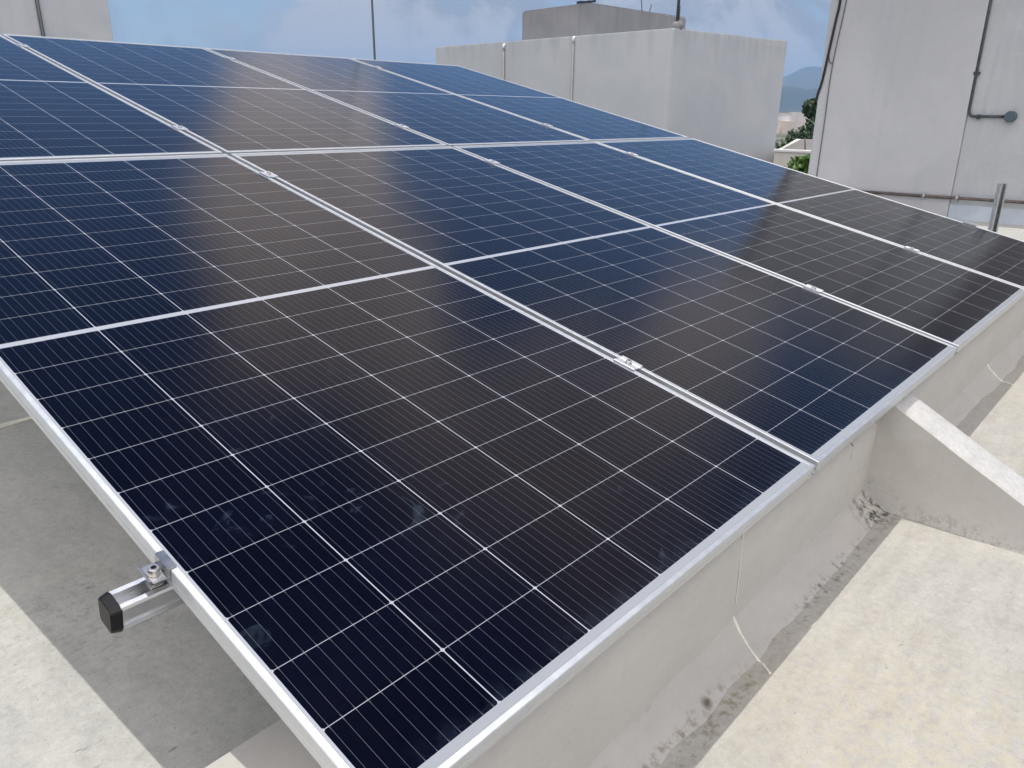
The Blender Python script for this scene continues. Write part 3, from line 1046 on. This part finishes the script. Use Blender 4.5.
def tree(name, base, hgt, rx, z0, nl, leaf, mat, label, cat, grp=None, seed=1, conic=False):
    rnd = random.Random(seed)
    e = empty(name, base)
    tag(e, label, cat, grp)
    bm = bmesh.new()
    tube(bm, [(0, 0, 0), (0.03 * hgt, 0.01 * hgt, hgt * 0.4), (0.02 * hgt, 0.02 * hgt, hgt * 0.9)], [hgt * 0.022, hgt * 0.015, hgt * 0.004], 7)
    clumps = []
    for k in range(16):
        a = rnd.uniform(0, 6.28)
        f = rnd.random()
        z = z0 + (hgt - z0) * f
        wdt = rx * ((1 - f) ** 0.8 + 0.12 if conic else math.sqrt(max(0.12, 1 - (2 * f - 0.9) ** 2)))
        r = rnd.uniform(0.35, 1.0) * wdt
        c = Vector((r * math.cos(a), r * math.sin(a), z))
        clumps.append((c, rnd.uniform(0.26, 0.5) * rx * (0.6 if conic else 1)))
        s = Vector((0.02 * hgt, 0.015 * hgt, max(z - rx * .7, z0 * .6)))
        tube(bm, [s, s.lerp(c, .6) + Vector((0, 0, -.03 * hgt)), c], [hgt * 0.008, hgt * 0.005, hgt * 0.002], 5)
    obj('trunk', bm, M_bark, e)
    bm = bmesh.new()
    for k in range(nl):
        c, r = clumps[rnd.randrange(len(clumps))]
        d = Vector((rnd.gauss(0, 1), rnd.gauss(0, 1), rnd.gauss(0, .8)))
        p = c + d.normalized() * r * rnd.random() ** 0.45
        ax = Vector((rnd.gauss(0, 1), rnd.gauss(0, 1), rnd.gauss(0, 1))).normalized()
        s = ax.orthogonal().normalized()
        q = ax.cross(s)
        ln = leaf * rnd.uniform(0.7, 1.3)
        vs = [p - s * ln * .5, p + q * ln * .22, p + s * ln * .5, p - q * ln * .22]
        bm.faces.new([bm.verts.new(v) for v in vs])
    obj('crown', bm, mat, e)


tree('leafy_bush', (14.3, 5.36, GZ), 6.88, 0.36, 6.35, 800, 0.14, M_bush, 'bright green leafy bush top in front of the neighbouring house', 'bush', seed=3)
tree('conifer', (40.0, 15.25, GZ), 8.4, 1.5, 1.5, 7000, 0.24, M_tree, 'dark slender conifer beside the edge of the right white wall', 'tree', 'trees beyond the neighbouring house', 5, True)
tree('dark_tree', (36.0, 13.6, GZ), 7.0, 1.5, 3.6, 5000, 0.25, M_tree, 'dense dark tree below the slender conifer', 'tree', 'trees beyond the neighbouring house', 8)
tree('dark_tree', (52.0, 21.2, GZ), 6.2, 1.7, 2.6, 2400, 0.4, M_tree, 'low rounded dark tree next to the white block corner', 'tree', 'trees beyond the neighbouring house', 11)
tree('dark_tree', (58.0, 22.6, GZ), 5.9, 2.0, 2.2, 2400, 0.4, M_tree, 'low dark tree in the middle of the far gap', 'tree', 'trees beyond the neighbouring house', 14)

CITY = [(165, 74.0, 7, 8, 7.0, (0.16, 0.24, 0.40), 'blue painted town building beside the white block edge'),
        (190, 80.0, 12, 10, 8.2, (0.60, 0.51, 0.47), 'pinkish town house in the far gap'),
        (240, 97.0, 12, 14, 9.0, (0.70, 0.70, 0.68), 'far white building behind the pinkish town house'),
        (300, 131.0, 16, 15, 8.6, (0.62, 0.60, 0.56), 'cream building at the foot of the hills'),
        (340, 140.0, 18, 16, 8.8, (0.70, 0.70, 0.70), 'long white warehouse at the foot of the hills'),
        (230, 104.0, 9, 10, 8.1, (0.45, 0.27, 0.22), 'brick red house among the town buildings'),
        (420, 172.0, 20, 20, 9.8, (0.66, 0.64, 0.62), 'pale building farthest into the valley'),
        (205, 90.0, 7, 9, 7.0, (0.55, 0.56, 0.58), 'light grey house among the town buildings')]
for x, y, dx, dy, hh, c, lab in CITY:
    x, y, hh = x * 2.3, y * 2.3, hh * 1.1
    e = empty('town_building', (x, y, GZ))
    tag(e, lab, 'building', 'town buildings in the valley')
    bm = bmesh.new()
    box(bm, -dx / 2, dx / 2, -dy / 2, dy / 2, 0, hh)
    obj('wall', bm, simple('town_wall', c, 0.85, var=0.1, scale=0.3), e)
    bm = bmesh.new()
    for k in range(int(hh // 2.8)):
        for j in range(max(2, int(dy // 2.6))):
            yy = -dy / 2 + (j + .5) * dy / max(2, int(dy // 2.6))
            box(bm, -dx / 2 - 0.03, -dx / 2 + 0.05, yy - .55, yy + .55, 1.0 + k * 2.8, 2.2 + k * 2.8)
    o = obj('window_row', bm, simple('town_glass', (0.03, 0.04, 0.05), 0.2), e)
    o['kind'] = 'stuff'

rt = random.Random(21)
for k in range(26):
    dd = rt.uniform(330, 1100)
    aa = R(rt.uniform(19.5, 24.5))
    bm = bmesh.new()
    sx, sy, hh = rt.uniform(4, 9), rt.uniform(5, 12), rt.uniform(4, 9.5)
    box(bm, -sx, sx, -sy / 2, sy / 2, 0, hh)
    g = rt.uniform(0.45, 0.75)
    o = obj('town_house', bm, simple('town_house_wall', (g, g * rt.uniform(.86, 1), g * rt.uniform(.78, 1)), 0.9, var=0.1, scale=0.3))
    o.location = (dd * math.cos(aa), dd * math.sin(aa), GZ)
    tag(o, 'tiny pale house far off in the valley town', 'house', 'tiny houses of the valley town')

# ground and hills ----------------------------------------------------------
def ground_h(x, y):
    return GZ - 0.004 * max(0.0, math.hypot(x, y) - 400) * 0 + 0.0


bm = grid_sheet(-800, 7300, -800, 5200, 24, 20, lambda x, y: GZ)
M_ground, t, b = new_mat('valley_ground')
pos = t.n('ShaderNodeNewGeometry').outputs['Position']
nz = t.noise(pos, 0.03, 8, 0.65)
nz2 = t.noise(pos, 0.25, 5, 0.6)
cg = t.mix(t.ramp(nz, 0.4, 0.6), (0.06, 0.085, 0.035), (0.20, 0.18, 0.14))
cg = t.mix(t.ramp(nz2, 0.62, 0.68, 0, .7), cg, (0.5, 0.48, 0.45))
t.put(b.inputs['Base Color'], cg)
b.inputs['Roughness'].default_value = 0.95
tag(obj('ground', bm, M_ground), kind='structure')

M_hill, t, b = new_mat('hill_scrub')
pos = t.n('ShaderNodeNewGeometry').outputs['Position']
nz = t.noise(pos, 0.004, 9, 0.65)
nz2 = t.noise(pos, 0.03, 6, 0.6)
cg = t.mix(t.ramp(nz, 0.38, 0.62), (0.025, 0.045, 0.03), (0.065, 0.075, 0.045))
cg = t.mix(t.ramp(nz2, 0.62, 0.7, 0, .35), cg, (0.3, 0.28, 0.25))
t.put(b.inputs['Base Color'], cg)
b.inputs['Roughness'].default_value = 0.95


def hill(dist, depth, a0, a1, n, prof, name, seedz):
    bm = bmesh.new()
    rows = 9
    g = []
    for i in range(n + 1):
        a = R(a0 + (a1 - a0) * i / n)
        hgt = prof(a0 + (a1 - a0) * i / n)
        colv = []
        for j in range(rows + 1):
            s = j / rows
            d = dist + depth * s
            sh = math.sin(math.pi * min(1, s * 1.0))
            z = GZ - 2 + hgt * sh * (1 + 0.18 * mnoise.noise((math.cos(a) * d * 0.004, math.sin(a) * d * 0.004, seedz)))
            colv.append(bm.verts.new((d * math.cos(a), d * math.sin(a), z)))
        g.append(colv)
    for i in range(n):
        for j in range(rows):
            bm.faces.new((g[i][j], g[i + 1][j], g[i + 1][j + 1], g[i][j + 1]))
    tag(obj(name, bm, M_hill, smooth=True), kind='structure')


hill(2600, 900, 4, 62, 150, lambda a: 96 + 26 * mnoise.noise((a * 0.16, 1.3, 0)) + 10 * mnoise.noise((a * 0.9, 4.3, 0)), 'hills', 1.0)
hill(4300, 1500, 4, 62, 150, lambda a: 245 + 36 * mnoise.noise((a * 0.22, 7.7, 0)) + 32 * mnoise.noise((a * 0.8, 9.3, 0)), 'hills', 5.0)

# ------------------------------------------------------------------ haze
bm = bmesh.new()
box(bm, -900, 7400, -900, 5300, GZ - 1.2, 345)
mh = bpy.data.materials.new('haze')
mh.use_nodes = True
ht = mh.node_tree
for n in list(ht.nodes):
    ht.nodes.remove(n)
pv = ht.nodes.new('ShaderNodeVolumePrincipled')
pv.inputs['Color'].default_value = (0.42, 0.66, 1.0, 1)
pv.inputs['Density'].default_value = 2.3e-4
pv.inputs['Anisotropy'].default_value = 0.0
ht.links.new(pv.outputs[0], ht.nodes.new('ShaderNodeOutputMaterial').inputs['Volume'])
tag(obj('haze', bm, mh), kind='stuff')
